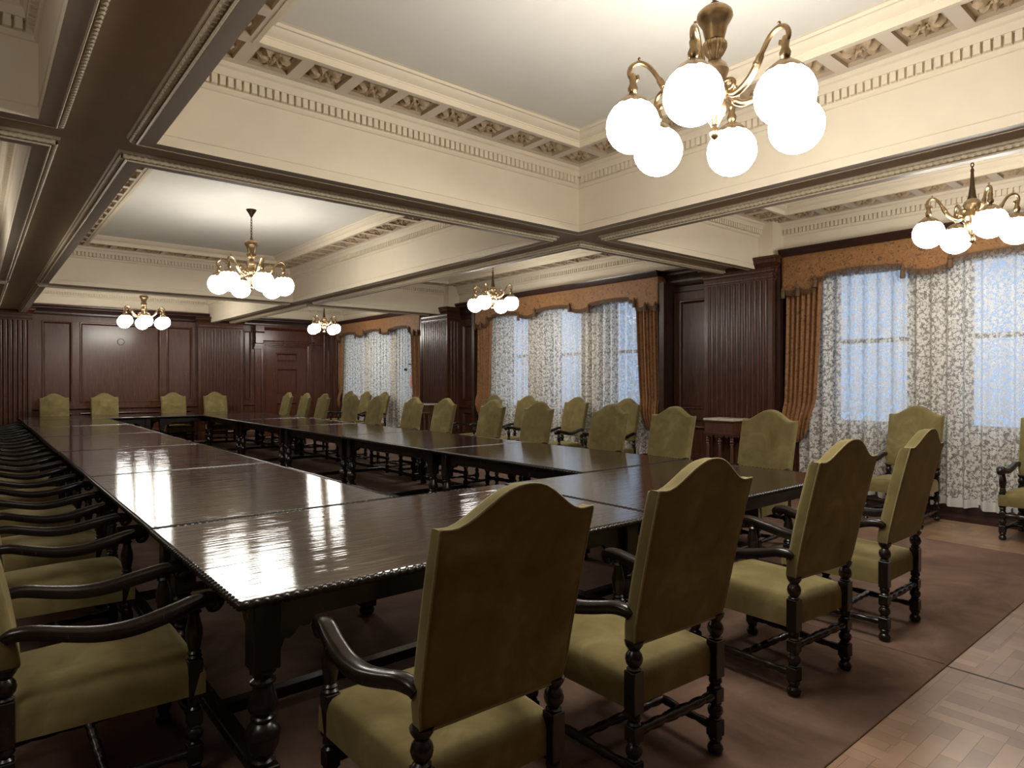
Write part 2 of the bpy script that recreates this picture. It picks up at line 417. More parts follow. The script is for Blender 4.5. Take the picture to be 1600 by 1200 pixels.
def coffer(x0, x1, y0, y1, ox, oy, hi=True):
    """one deep ceiling coffer: plain fascia, dentils, border of rosette panels, crown and flat ceiling"""
    c = MB()
    c.ring(x0, x1, y0, y1, [(0,ZS),(0,3.166),(.005,3.170),(.005,3.176),(0,3.18),(0,3.54),(.012,3.545),(.022,3.56),(.022,3.575),(.026,3.575),(.026,3.640),(.064,3.642),(.066,3.662),(.075,3.690),(.092,3.70),(.092,ZG)])
    co = c.obj('coffer', M_CREAM, ceil, ang=30)
    # dentils
    d = MB(); p = .0525
    nx = int((x1-x0-.10)/p); ny = int((y1-y0-.10)/p)
    for i in range(nx):
        a = x0+.05+(x1-x0-.10-nx*p)/2+i*p
        d.box(a, a+.036, y0+.026, y0+.060, 3.576, 3.641); d.box(a, a+.036, y1-.060, y1-.026, 3.576, 3.641)
    for i in range(ny):
        a = y0+.05+(y1-y0-.10-ny*p)/2+i*p
        d.box(x0+.026, x0+.060, a, a+.036, 3.576, 3.641); d.box(x1-.060, x1-.026, a, a+.036, 3.576, 3.641)
    d.obj('dentil_molding', M_CREAM, co, smooth=False)
    # coffered border
    W = .40                                     # width of the border
    ax0, ax1, ay0, ay1 = x0+.09, x1-.09, y0+.09, y1-.09
    nx = max(3, round((ax1-ax0-W)/.372)); ny = max(3, round((ay1-ay0-W)/.372))
    px = (ax1-ax0-W)/nx; py = (ay1-ay0-W)/ny
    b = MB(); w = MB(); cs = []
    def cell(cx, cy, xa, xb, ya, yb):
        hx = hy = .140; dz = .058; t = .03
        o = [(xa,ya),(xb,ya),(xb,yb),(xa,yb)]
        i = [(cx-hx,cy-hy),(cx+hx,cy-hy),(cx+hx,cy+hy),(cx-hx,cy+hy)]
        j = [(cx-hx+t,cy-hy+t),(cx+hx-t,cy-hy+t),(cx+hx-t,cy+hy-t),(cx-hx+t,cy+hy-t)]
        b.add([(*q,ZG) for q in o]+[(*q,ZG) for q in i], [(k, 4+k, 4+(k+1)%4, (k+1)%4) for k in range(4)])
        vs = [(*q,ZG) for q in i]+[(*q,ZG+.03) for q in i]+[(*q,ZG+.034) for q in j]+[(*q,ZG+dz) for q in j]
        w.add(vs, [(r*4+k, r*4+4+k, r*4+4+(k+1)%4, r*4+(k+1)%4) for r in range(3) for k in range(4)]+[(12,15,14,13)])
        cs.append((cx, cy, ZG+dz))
    def bounds(i, n, a0, a1, p):
        if i == 0: return a0, a0+W
        if i == n: return a1-W, a1
        c = a0+W/2+i*p
        return (a0+W if i == 1 else c-p/2), (a1-W if i == n-1 else c+p/2)
    for i in range(nx+1):
        cx = ax0+W/2+i*px; xa, xb = bounds(i, nx, ax0, ax1, px)
        cell(cx, ay0+W/2, xa, xb, ay0, ay0+W); cell(cx, ay1-W/2, xa, xb, ay1-W, ay1)
    for i in range(1, ny):
        cy = ay0+W/2+i*py; ya, yb = bounds(i, ny, ay0, ay1, py)
        cell(ax0+W/2, cy, ax0, ax0+W, ya, yb); cell(ax1-W/2, cy, ax1-W, ax1, ya, yb)
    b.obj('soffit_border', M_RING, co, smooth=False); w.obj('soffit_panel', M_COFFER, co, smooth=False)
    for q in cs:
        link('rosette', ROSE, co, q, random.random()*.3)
    cr = MB(); I = .09+W
    cr.ring(x0, x1, y0, y1, [(I-.03,ZG+.002),(I-.03,ZG-.006),(I,ZG-.006),(I,ZG+.040),(I+.006,ZG+.044),(I+.006,ZG+.052),(I+.03,ZG+.062),(I+.055,ZG+.085),(I+.062,ZG+.098),(I+.078,ZG+.100),(I+.085,ZG+.118),(I+.10,ZG+.122),(I+.10,ZG+.14)])
    cr.obj('crown_molding', M_CREAM, co, ang=30)
    MB().add([(x0+I,y0+I,3.853),(x1-I,y0+I,3.853),(x1-I,y1-I,3.853),(x0+I,y1-I,3.853)], [(0,3,2,1)]).obj('ceiling_panel', M_CEIL, co, smooth=False)
    # flat lip below the fascia and the gilt rope on its outer edge
    g = MB(); g.ring(x0, x1, y0, y1, [(.0,ZS),(-.085,ZS),(-.085,ZS+.004),(-.10,ZS+.012),(-.145,ZS+.052),(-.15,ZR+.004)])
    g.obj('beam_lip', M_LIP, co, ang=30)
    r = MB(); e = .118; zz = ZS+.020
    P = [(x0-e,y0-e,zz),(x1+e,y0-e,zz),(x1+e,y1+e,zz),(x0-e,y1+e,zz)]
    for k in range(4): r.rope(P[k], P[(k+1)%4], .017, .042, 5 if hi else 3, 6, .2)
    r.ring(x0, x1, y0, y1, [(-.088,ZS-.002),(-.094,ZS-.006),(-.100,ZS+.004)])
    r.ring(x0, x1, y0, y1, [(-.134,ZS+.034),(-.142,ZS+.034),(-.146,ZS+.050)])
    r.obj('rope_molding', M_GILT, co, ang=60)
    return co
for k, (y0, y1) in enumerate(BAYY):
    coffer(XB0, XB1, y0, y1, 0, 0, k < 2)
    coffer(XR, XRW-.03, y0, y1, 0, 0, k < 2)
    coffer(XL, XLA, y0, y1, 0, 0, k < 1)

# ------------------------------------------------------------------ wall helpers
def wall_T(side):
    # (a along wall, z, h out from the wall) -> world
    if side == 'right': return lambda a, z, h: (XRW-h, a, z)
    if side == 'far': return lambda a, z, h: (a, YF-h, z)
    if side == 'left': return lambda a, z, h: (XL+h, a, z)
    return lambda a, z, h: (a, YB+h, z)
def tbox(mb, T, a0, a1, z0, z1, h0, h1):
    vs = [T(a,z,h) for h in (h0,h1) for (a,z) in ((a0,z0),(a1,z0),(a1,z1),(a0,z1))]
    mb.add(vs, [(0,1,2,3),(7,6,5,4),(0,4,5,1),(1,5,6,2),(2,6,7,3),(3,7,4,0)])
def strip(mb, T, a0, a1, prof, ends=True):
    # horizontal moulding: prof = [(h, z)]
    n = len(prof)
    vs = [T(a0,z,h) for h,z in prof]+[T(a1,z,h) for h,z in prof]
    mb.add(vs, [(k, k+1, n+k+1, n+k) for k in range(n-1)])
    if ends:
        for s, a in ((0,a0),(n,a1)): mb.add([T(a,z,h) for h,z in prof]+[T(a,prof[-1][1],0),T(a,prof[0][1],0)], [tuple(range(n+2))])
def breakfront(mb, T, a0, a1, d, prof):
    # the same moulding carried round a projecting block of depth d
    path = [(a0,0,-1,0),(a0,d,-1,1),(a1,d,1,1),(a1,0,1,0)]
    n = len(prof); vs = []; fs = []
    for a, h, sa, sh in path:
        for p, z in prof: vs.append(T(a+sa*p, z, (h+p) if sh else 0))
    for i in range(3):
        for k in range(n-1): fs.append((i*n+k, i*n+k+1, (i+1)*n+k+1, (i+1)*n+k))
    fs.append(tuple(i*n+n-1 for i in range(4))); fs.append(tuple(i*n for i in range(3,-1,-1)))
    mb.add(vs, fs)
CORN = [(0,3.09),(.034,3.092),(.036,3.10),(.052,3.105),(.062,3.13),(.062,3.165),(.077,3.17),(.087,3.20),(.117,3.235),(.132,3.245),(.132,3.275),(.147,3.285),(.157,3.31),(.157,3.335),(0,3.337)]
FRIEZE = [(0,2.955),(.012,2.96),(.02,2.985),(.02,3.00),(.010,3.005),(.010,3.06),(.03,3.075),(.04,3.10),(.04,3.105),(0,3.106)]
CAP = [(0,3.03),(.012,3.035),(.02,3.06),(.02,3.09),(.03,3.105),(.055,3.15),(.07,3.16),(.07,3.20),(.085,3.215),(.09,3.245),(0,3.247)]
DADO = [(0,.93),(.02,.935),(.03,.95),(.045,.96),(.045,.985),(.02,1.0),(0,1.005)]
BASE = [(0,0),(.035,0),(.035,.17),(.025,.19),(.012,.20),(0,.205)]
def panel(mb, T, a0, a1, z0, z1, h=.03, raised=False):
    """moulded frame round a sunk wood panel"""
    TT = lambda x, y, hh: T(x, y, hh)
    mb.ring(a0-.055, a1+.055, z0-.055, z1+.055, [(0,h),(.006,h+.012),(.016,h+.016),(.028,h+.014),(.040,h-.002),(.055,h-.022),(.062,h-.026)], T=TT)
    mb.add([T(a0,z0,h-.0255),T(a1,z0,h-.0255),T(a1,z1,h-.0255),T(a0,z1,h-.0255)], [(0,1,2,3)])
def frame(mb, T, A0, A1, Z0, Z1, holes, h=.03):
    """flat boarding of thickness h with rectangular holes for panels (holes share the same z range per column)"""
    xs = sorted({A0, A1, *[v for a in holes for v in a[:2]]})
    for i in range(len(xs)-1):
        a, b = xs[i], xs[i+1]; hs = sorted([(q[2], q[3]) for q in holes if q[0] <= a+1e-6 and q[1] >= b-1e-6])
        z = Z0
        for u, v in hs:
            tbox(mb, T, a, b, z, u, 0, h); z = v
        tbox(mb, T, a, b, z, Z1, 0, h)
def fluted(mb, T, a0, a1, d, nf, nret, z0, z1, h0=0.0):
    """pilaster shaft whose plan has nf concave flutes on its face and nret on each return"""
    pts = []
    def run(p, q, n, nx):
        # flutes between points p and q (plan), nx = inward normal
        L = math.hypot(q[0]-p[0], q[1]-p[1]); t = ((q[0]-p[0])/L, (q[1]-p[1])/L)
        mar = .05 if n > 5 else .06; pit = (L-2*mar)/n; wv = pit*.66
        out = [p]
        for i in range(n):
            s = mar+i*pit+(pit-wv)/2
            for k in range(7):
                a = PI*k/6; dd = s+wv/2-wv/2*math.cos(a); dep = wv*.50*math.sin(a)
                out.append((p[0]+t[0]*dd+nx[0]*dep, p[1]+t[1]*dd+nx[1]*dep))
        out.append(q); return out
    pts += run((a0,h0),(a0,d),nret,(1,0)) if nret else [(a0,h0),(a0,d)]
    pts += run((a0,d),(a1,d),nf,(0,-1))[1:]
    pts += (run((a1,d),(a1,h0),nret,(-1,0)) if nret else [(a1,d),(a1,h0)])[1:]
    n = len(pts)
    vs = [T(a,z0,h) for a,h in pts]+[T(a,z1,h) for a,h in pts]
    mb.add(vs, [(k,k+1,n+k+1,n+k) for k in range(n-1)])
def pilaster(parent, T, a0, a1, d, nf, nret, name='pilaster'):
    m = MB(); fluted(m, T, a0, a1, d, nf, nret, .42, 2.93)
    tbox(m, T, a0-.004, a1+.004, 2.93, 3.05, 0, d+.004)
    tbox(m, T, a0-.004, a1+.004, .22, .42, 0, d+.004)
    breakfront(m, T, a0, a1, d, [(.004,2.955),(.014,2.96),(.018,2.985),(.004,2.992)])
    breakfront(m, T, a0, a1, d, CAP)
    breakfront(m, T, a0, a1, d, [(.03,0),(.03,.17),(.02,.20),(.004,.225)])
    return m.obj(name, M_WALLWOOD, parent, ang=35)

# ------------------------------------------------------------------ right (window) wall
T = wall_T('right')
WIN = [(1.94,), (8.90,), (16.08,)]
HALF = 2.46
wr = MB()
segs = [(YB, WIN[0][0]-1.96, None)]
XO = XRW+.30                 # glass plane
def solid(a0, a1, z0, z1): wr.box(XRW, XRW+.45, a0, a1, z0, z1)
solid(YB-.3, YF+.3, 3.02, 4.0); solid(YB-.3, YF+.3, 0, .95)
ops = []
for (c,) in WIN:
    for k in (-1,0,1): ops.append((c+k*1.50-.49, c+k*1.50+.49))
z = YB-.3
for a, b in ops:
    solid(z, a, .95, 3.02); z = b
solid(z, YF+.3, .95, 3.02)
wall_right = wr.obj('wall_right', M_WALLWOOD, smooth=False); tag(wall_right, kind='structure')
# panelling between the windows
for c in PILY:
    pilaster(wall_right, T, c-.53, c+.53, XRW-8.30, 12, 3)
    pb = MB(); pb.box(8.36, XRW, c-.50, c+.50, 3.24, 4.0); pb.obj('pier_block', M_CREAM, wall_right, smooth=False)
    for s in ((1,) if c < 8 else (-1,)):      # the panels flank the middle window only
        a0, a1 = (c+.53, c+1.32) if s > 0 else (c-1.32, c-.53)
        m = MB()
        p0, p1 = a0+.16, a1-.16
        frame(m, T, a0, a1, .2, 2.96, [(p0-.055,p1+.055,.36,.86),(p0-.055,p1+.055,1.12,2.84)])
        panel(m, T, p0, p1, .415, .805); panel(m, T, p0, p1, 1.175, 2.785)
        strip(m, T, a0, a1, [(.03+h, z) for h, z in DADO]); strip(m, T, a0, a1, [(.03+h, z) for h, z in BASE])
        m.obj('wall_panel', M_WALLWOOD, wall_right, ang=30)
m = MB(); strip(m, T, YB, YF, FRIEZE); strip(m, T, YB, YF, CORN); m.obj('cornice', M_WALLDEEP, wall_right, ang=35)
m = MB(); strip(m, T, YB, YF, BASE); m.obj('baseboard', M_WALLDEEP, wall_right, ang=30)
m = MB(); m.box(8.40, XRW-.04, YB, 4.36, 0, .045); m.box(8.42, XRW-.04, 6.5, 11.3, 0, .045); m.box(8.42, XRW-.04, 13.5, YF-.2, 0, .045); m.obj('floor_sill', M_WALLDEEP, wall_right, smooth=False)

for wi, (c,) in enumerate(WIN):
    w = MB()
    for k in (-1,0,1):
        y = c+k*1.50
        w.ring(.0, .98, 0, 2.07, [(0,-.02),(.045,-.02),(.045,-.06),(0,-.06)], T=lambda a,b,h,y=y: (XO+h, y-.49+a, .95+b))
    wo = w.obj('window_%d' % (wi+1), M_WALLDEEP, smooth=False); tag(wo, kind='structure')
    for k in (-1,0,1):
        y = c+k*1.50
        s = MB()
        for z0, z1 in ((.99,2.10),(2.06,3.00)):
            s.ring(y-.455, y+.455, z0, z1, [(0,0),(0,.035),(.05,.035),(.05,0),(0,0)], T=lambda a,b,h: (XO-.03-h, a, b))
        so = s.obj('sash', M_WHITEPAINT, wo, smooth=False)
        MB().add([(XO-.035,y-.41,1.03),(XO-.035,y+.41,1.03),(XO-.035,y+.41,2.97),(XO-.035,y-.41,2.97)], [(0,1,2,3)]).obj('pane', M_GLASS, so, smooth=False)

# ------------------------------------------------------------------ curtains
def lace_panel(y0, y1, label, seed):
    rnd = random.Random(seed)
    W = y1-y0; nu = int(W/.016); nv = 16; z0, z1 = .13, 3.12
    m = MB(); uv = []
    ph = [rnd.random()*6.28 for _ in range(4)]
    xs = []
    u = 0
    for i in range(nu+1):
        a = W*i/nu
        f = .050*math.sin(2*PI*a/.165+ph[0]+.8*math.sin(a*3.1+ph[1])) + .014*math.sin(2*PI*a/.083+ph[2])
        f *= min(1, a/.05, (W-a)/.05)
        xs.append((y0+a, f))
    arc = [0]
    for i in range(nu): arc.append(arc[-1]+math.hypot(xs[i+1][0]-xs[i][0], xs[i+1][1]-xs[i][1]))
    for j in range(nv+1):
        t = j/nv
        for i in range(nu+1):
            y, f = xs[i]
            hem = .012*math.sin(2*PI*(y-y0)/.31+ph[3]) if j == 0 else 0
            m.v.append((8.592+f*(1.12-.45*t), y, z0+(z1-z0)*t+hem)); uv.append((arc[i]+seed*3.7, (z1-z0)*t))
    for j in range(nv):
        for i in range(nu):
            a = j*(nu+1)+i; m.f.append((a, a+1, a+nu+2, a+nu+1))
    o = m.obj('lace_curtain', M_LACE, uv=uv, ang=180)
    return tag(o, label, 'lace curtain', 'lace curtains at the windows')
def drape(yo, s, label):
    """pleated brocade drape: hangs from yo inward (s = +1/-1 direction to the window middle), drawn back low down"""
    nu = 64; nv = 40; m = MB()
    for j in range(nv+1):
        t = j/nv; z = 3.05-t*(3.05-.74)
        wid = .47 - .07*t - .09*max(0,(t-.72)/.28)**1.6
        sweep = -.00*t
        off = -.05*t*t
        for i in range(nu+1):
            u = i/nu
            pl = .034*math.sin(2*PI*6.5*u+.7)+.010*math.sin(2*PI*15*u+1.1)
            pl *= (1-.35*t)
            bul = .05*math.sin(PI*min(1,max(0,(t-.78)/.22)))
            zz = z + .14*abs(2*u-1.1)**2.5*max(0,(t-.75)/.25)
            m.v.append((8.475-pl-bul, yo+s*(off+wid*u), zz))
    for j in range(nv):
        for i in range(nu):
            a = j*(nu+1)+i; m.f.append((a, a+1, a+nu+2, a+nu+1) if s > 0 else (a, a+nu+1, a+nu+2, a+1))
    o = m.obj('drape', M_BROCADE, ang=180)
    mod = o.modifiers.new('Thickness', 'SOLIDIFY'); mod.thickness = .006
    return tag(o, label, 'curtain', 'brocade drapes beside the windows')
def pel_z(u):
    a = abs(u)
    if a > 1.99: return 2.80 - .045*math.sin(PI*((a-1.99)/.225 % 1))
    if a > .96: return 2.93 + .035*math.sin(PI*(a-.96)/1.03) - (.04 if a > 1.86 else 0)
    if a > .48: return 2.885 - .045*math.sin(PI*(a-.48)/.48)
    return 2.94 + .03*math.cos(PI*a/.96)
def pelmet(c, label):
    root = thing('pelmet', label, 'pelmet', (8.42, c, 0), 0, 'brocade pelmets over the windows')
    H = HALF-.02; n = 180
    m = MB(); x0 = -.02
    us = [-H+2*H*i/n for i in range(n+1)]
    for u in us:
        zb = pel_z(u); m.v += [(x0,u,zb),(x0,u,(zb+3.23)/2),(x0,u,3.235),(x0+.015,u,3.235),(x0+.015,u,zb)]
    for i in range(n):
        for k in range(5):
            k2 = (k+1)%5; a = i*5; m.f.append((a+k, a+k2, a+5+k2, a+5+k))
    m.f += [(0,1,2,3,4), tuple(n*5+k for k in (4,3,2,1,0))]
    for s in (-1,1):
        m.box(x0, x0+.22, s*H-.008, s*H+.008, 2.79, 3.235)
    m.box(x0+.01, x0+.24, -H, H, 3.20, 3.235)
    m.obj('valance', M_BROCADE, root, smooth=False)
    f = MB(); k = int(2*H/.011)
    for i in range(k):
        u = -H+.006+i*.011; zb = pel_z(u); l = .055+.012*random.random()
        f.add([(x0-.004,u-.0042,zb+.012),(x0-.004,u+.0042,zb+.012),(x0+.006,u,zb+.012),(x0-.004,u-.003,zb-l),(x0-.004,u+.003,zb-l),(x0+.004,u,zb-l)], [(0,1,4,3),(1,2,5,4),(2,0,3,5),(3,4,5)])
    f.obj('fringe', M_FRINGE, root, smooth=False)
    for s in (-1,1):
        for u in (.48, .96, 1.99, 2.215, 2.42):
            z = pel_z(s*(u-.001)); t = MB()
            t.lathe([(.001,z+.045),(.010,z+.04),(.013,z+.025),(.018,z+.01),(.026,z-.005),(.026,z-.02),(.018,z-.024),(.026,z-.035),(.029,z-.12),(.001,z-.122)][::-1], 10, Matrix.Translation((x0-.03, s*u, 0)))
            t.obj('tassel', M_FRINGE, root)
    c2 = MB(); Tp = lambda a, z, h: (x0-.03-h, a, z)
    strip(c2, Tp, -H-.03, H+.03, [(-.03,3.225),(0,3.225),(.012,3.24),(.02,3.27),(.04,3.295),(.045,3.32),(-.22,3.32)])
    c2.obj('pelmet_cornice', M_WALLDEEP, root, ang=30)
    return root
NM = ['nearest window', 'middle window', 'farthest window']
for i, (c,) in enumerate(WIN):
    h = 2.30
    e = [c-h, c-1.05, c+.10, c+1.03, c+h] if i == 0 else [c-h, c-.95, c+.02, c+1.0, c+h]
    pos = ['first', 'second', 'third', 'fourth']
    for k in range(4):
        lace_panel(e[k], e[k+1], 'ivory lace curtain, %s from the camera on the %s' % (pos[k], NM[i]), i*5+k+1)
    drape(c+2.41, -1, 'rust brocade drape at the %s side of the %s' % ('left' , NM[i]))
    drape(c-2.41, 1, 'rust brocade drape at the %s side of the %s' % ('right', NM[i]))
    jm = MB()
    for s in (-1, 1): jm.box(8.40, XRW-.001, c+s*2.52-.045, c+s*2.52+.045, .0, 3.12)
    jm.obj('window_jamb', M_WALLDEEP, wall_right, smooth=False)
    pelmet(c, 'scalloped rust brocade pelmet with tassels over the %s' % NM[i])

# ------------------------------------------------------------------ far wall
T = wall_T('far')
fw = MB(); fw.box(XL-.3, XRW+.6, YF, YF+.3, 0, 4.0)
wall_far = fw.obj('wall_far', M_WALLWOOD, smooth=False); tag(wall_far, kind='structure')
pilaster(wall_far, T, -.30, 1.02, .20, 14, 0)
pilaster(wall_far, T, 4.52, 5.64, .20, 12, 0)
m = MB()
hol = []
for a0, a1 in ((1.27,1.75),(2.00,3.62),(3.86,4.36)):
    hol += [(a0-.055,a1+.055,1.04,3.0-.04),(a0-.055,a1+.055,.30,.80)]
frame(m, T, 1.02, 4.52, .2, 3.12, hol)
for a0, a1 in ((1.27,1.75),(2.00,3.62),(3.86,4.36)):
    panel(m, T, a0, a1, 1.095, 2.905); panel(m, T, a0, a1, .355, .745)
strip(m, T, 1.02, 4.52, [(.03+h, z-.06) for h, z in DADO]); strip(m, T, 1.02, 4.52, [(.03+h, z) for h, z in BASE])
m.obj('wall_panel', M_WALLWOOD, wall_far, ang=30)
m = MB(); frame(m, T, -2.6, -.30, .2, 3.12, [(-2.2,-.7,1.04,2.96)]); panel(m, T, -2.145, -.755, 1.095, 2.905); m.obj('wall_panel', M_WALLWOOD, wall_far, ang=30)
m = MB()
frame(m, T, 5.64, 6.02, .2, 3.12, [(5.70,5.93,1.04,2.96)]); panel(m, T, 5.755, 5.875, 1.095, 2.905)
frame(m, T, 7.92, XRW, .2, 3.12, [(8.02,8.22,1.04,2.96)]); panel(m, T, 8.075, 8.165, 1.095, 2.905)
strip(m, T, 5.64, 6.02, [(.03+h, z-.06) for h, z in DADO]); strip(m, T, 5.64, 6.02, [(.03+h, z) for h, z in BASE])
m.obj('wall_panel', M_WALLWOOD, wall_far, ang=30)
m = MB(); fluted(m, T, 8.28, 8.60, .12, 3, 0, .3, 3.1); tbox(m, T, 8.27, 8.61, 0, .3, 0, .13); m.obj('pilaster', M_WALLWOOD, wall_far, ang=35)
m = MB(); strip(m, T, XL, XRW, CORN); m.obj('cornice', M_WALLDEEP, wall_far, ang=35)
ro = MB()   # faint carved roundel on the big panel
ro.ring(0,1,0,1,[(0,0)]) if False else None
ro.tube([(2.80+.075*math.cos(2*PI*k/24), YF-.008, 2.52+.075*math.sin(2*PI*k/24)) for k in range(24)], .007, 6, closed=True)
ro.obj('roundel', M_WALLWOOD, wall_far)
# door with pedimented surround
dr = MB()
tbox(dr, T, 6.02, 7.92, 2.66, 3.11, 0, .06)
dr.ring(6.18, 7.62, -.2, 2.66, [(0,.05),(0,.085),(.03,.09),(.05,.075),(.08,.075),(.10,.055),(.13,.055),(.14,.02)], T=lambda x,y,h: T(x,y,h))
tbox(dr, T, 6.02, 6.20, 0, 2.66, 0, .05); tbox(dr, T, 7.60, 7.92, 0, 2.66, 0, .05)
strip(dr, T, 6.02, 7.92, [(.06,2.66),(.075,2.665),(.08,2.69),(.06,2.70)])
strip(dr, T, 6.02, 7.92, [(.06,2.98),(.08,2.985),(.10,3.01),(.14,3.04),(.15,3.07),(.06,3.075)])
door = dr.obj('door_1', M_DOORWOOD, ang=30); tag(door, kind='structure')
dl = MB()
hol = [(6.60,7.22,2.10,2.36),(6.60,7.22,1.20,1.92),(6.60,7.22,.25,.95)]
frame(dl, lambda a,z,h: T(a,z,h+.005), 6.32, 7.48, .01, 2.52, hol, .035)
for q in hol: panel(dl, lambda a,z,h: T(a,z,h+.005), q[0]+.055, q[1]-.055, q[2]+.055, q[3]-.055, .035)
dlo = dl.obj('door_leaf', M_DOORWOOD, door, ang=30)
kn = MB(); kn.lathe([(.001,0),(.03,0),(.03,.006),(.012,.012),(.012,.04),(.028,.05),(.030,.065),(.02,.078),(.001,.08)], 14, Matrix.Translation((7.34, YF-.040, 1.10)) @ Matrix.Rotation(PI/2, 4, 'X'))
tag(kn.obj('door_knob', M_BRASS, dlo), 'brass knob')
ck = MB()
for (a0, a1) in ((5.97,6.20),(7.66,7.88)):
    tbox(ck, T, a0, a1, 2.92, 3.09, 0, .26); tbox(ck, T, a0+.02, a1-.02, 2.60, 2.92, 0, .20); tbox(ck, T, a0+.01, a1-.01, 2.52, 2.60, 0, .17)
    tbox(ck, T, a0, a1, 2.45, 2.52, 0, .13); tbox(ck, T, a0+.04, a1-.04, 0, 2.45, 0, .07)
    strip(ck, T, a0-.01, a1+.01, [(.20,2.89),(.24,2.90),(.27,2.93),(.20,2.94)])
    strip(ck, T, a0-.01, a1+.01, [(.17,2.585),(.215,2.60),(.17,2.62)])
ck.obj('console_bracket', M_DOORWOOD, door, ang=30)

# ------------------------------------------------------------------ left and back walls (outside the view)
wl = MB(); wl.box(XL-.3, XL, YB-.3, YF+.3, 0, 4.0); o = wl.obj('wall_left', M_WALLWOOD, smooth=False); tag(o, kind='structure')
wb = MB(); wb.box(XL-.3, XRW+.6, YB-.3, YB, 0, 4.0); o = wb.obj('wall_back', M_WALLWOOD, smooth=False); tag(o, kind='structure')

# ------------------------------------------------------------------ tables
TZ = .78
def table_parts(lx, ly):
    """meshes of a rope-edged table lx by ly with turned legs; origin at the floor centre"""
    hx, hy = lx/2, ly/2
    t = MB(); t.cbox(-hx+.012, hx-.012, -hy+.012, hy-.012, TZ-.032, TZ, .003)
    top = t.mesh('tabletop', M_TOP, ang=30)
    e = MB(); zc = TZ-.016
    P = [(-hx+.012,-hy+.012,zc),(hx-.012,-hy+.012,zc),(hx-.012,hy-.012,zc),(-hx+.012,hy-.012,zc)]
    for k in range(4): e.rope(P[k], P[(k+1)%4], .0150, .036, 7, 8, .27)
    for p in P: e.sphere(p, .015, 8, 6)
    edge = e.mesh('rope_edge', M_LEGWOOD, ang=180)
    a = MB(); ix, iy = hx-.13, hy-.13; z0, z1 = TZ-.145, TZ-.032
    for s in (-1,1):
        a.box(-ix, ix, s*iy-.014, s*iy+.014, z0, z1); a.box(s*ix-.014, s*ix+.014, -iy, iy, z0, z1)
    a.ring(-hx+.03, hx-.03, -hy+.03, hy-.03, [(.0,TZ-.031),(.015,TZ-.04),(.03,TZ-.044),(.06,TZ-.055),(.085,TZ-.058),(.09,TZ-.05)])
    # scalloped brackets beside each leg
    def bracket(cx, cy, dx, dy):
        ctr = [(.045,.0),(.20,.0),(.195,-.018),(.175,-.034),(.150,-.034),(.135,-.026),(.120,-.050),(.098,-.066),(.078,-.062),(.066,-.095),(.045,-.115)]
        n = len(ctr); w = .012; vs = []
        for s in (-1,1):
            for u, z in ctr: vs.append((cx+dx*u+(w*s if dy else 0), cy+dy*u+(w*s if dx else 0), z0+z))
        a.add(vs, [tuple(range(n)), tuple(range(2*n-1,n-1,-1))]+[(k, n+k, n+(k+1)%n, (k+1)%n) for k in range(n)])
    for sx in (-1,1):
        for sy in (-1,1):
            bracket(sx*ix, sy*iy, -sx, 0); bracket(sx*ix, sy*iy, 0, -sy)
    apron = a.mesh('apron', M_LEGWOOD, ang=30)
    l = MB()
    l.cbox(-.050,.050,-.050,.050, TZ-.30, TZ-.033, .004)
    l.lathe([(.046,TZ-.30),(.048,TZ-.315),(.036,TZ-.322),(.034,TZ-.335),(.047,TZ-.345),(.047,TZ-.355),(.034,TZ-.365),(.040,TZ-.385),(.052,TZ-.42),(.055,TZ-.445),(.047,TZ-.462),(.034,TZ-.472),(.044,TZ-.482),(.044,TZ-.490),(.036,TZ-.498),(.055,TZ-.515),(.064,TZ-.54),(.064,TZ-.553),(.061,TZ-.556),(.057,TZ-.59),(.044,TZ-.62),(.032,TZ-.632),(.046,TZ-.642),(.044,TZ-.652),(.034,.118)][::-1], 16)
    l.cbox(-.048,.048,-.048,.048, .052, .12, .004)
    l.lathe([(.030,0),(.046,.008),(.050,.026),(.044,.042),(.034,.052)], 14)
    leg = l.mesh('leg', M_LEGWOOD, ang=40)
    s = MB()
    s.cbox(-ix, ix, -.034, .034, .062, .112, .005)
    for q in (-1,1): s.cbox(q*ix-.034, q*ix+.034, -iy, iy, .060, .110, .005)
    st = s.mesh('stretcher', M_LEGWOOD, ang=30)
    return dict(top=top, edge=edge, apron=apron, leg=leg, st=st, ix=ix, iy=iy)
TX = table_parts(2.335, 1.45); TY = table_parts(1.44, 2.355)
RZ = .010
def put_table(d, x, y, label, rot=0):
    r = thing('conference_table', label, 'table', (x, y, RZ), rot, 'tables joined into a hollow rectangle')
    link('tabletop', d['top'], r); link('rope_edge', d['edge'], r); link('apron', d['apron'], r); link('stretcher', d['st'], r)
    for sx in (-1,1):
        for sy in (-1,1): link('leg', d['leg'], r, (sx*d['ix'], sy*d['iy'], 0))
    return r
TZ0 = TZ; 
FX = [.70+2.335/2, 3.05+2.335/2]
put_table(TX, FX[0], 2.333+.725-RZ, 'dark rope-edged table at the near left corner, its corner closest to the camera')
put_table(TX, FX[1], 2.333+.725-RZ, 'dark rope-edged table at the near right corner, behind the two right-hand front chairs')
ordn = ['first', 'second', 'third', 'fourth', 'fifth']
for i in range(5):
    y = 3.803+2.374*i+2.355/2
    dx = [0,.004,-.006,.003,-.004][i]
    put_table(TY, .705+.72+dx, y, 'dark glossy table, %s beyond the near corner table in the left-hand row' % ordn[i])
    put_table(TY, 5.385-.72-dx, y, 'dark glossy table, %s beyond the near corner table in the window-side row' % ordn[i])
for i in range(2):
    put_table(TX, FX[i], 15.69+.73, 'dark table across the far end, %s half before the panelled wall' % ('left' if i == 0 else 'right'))

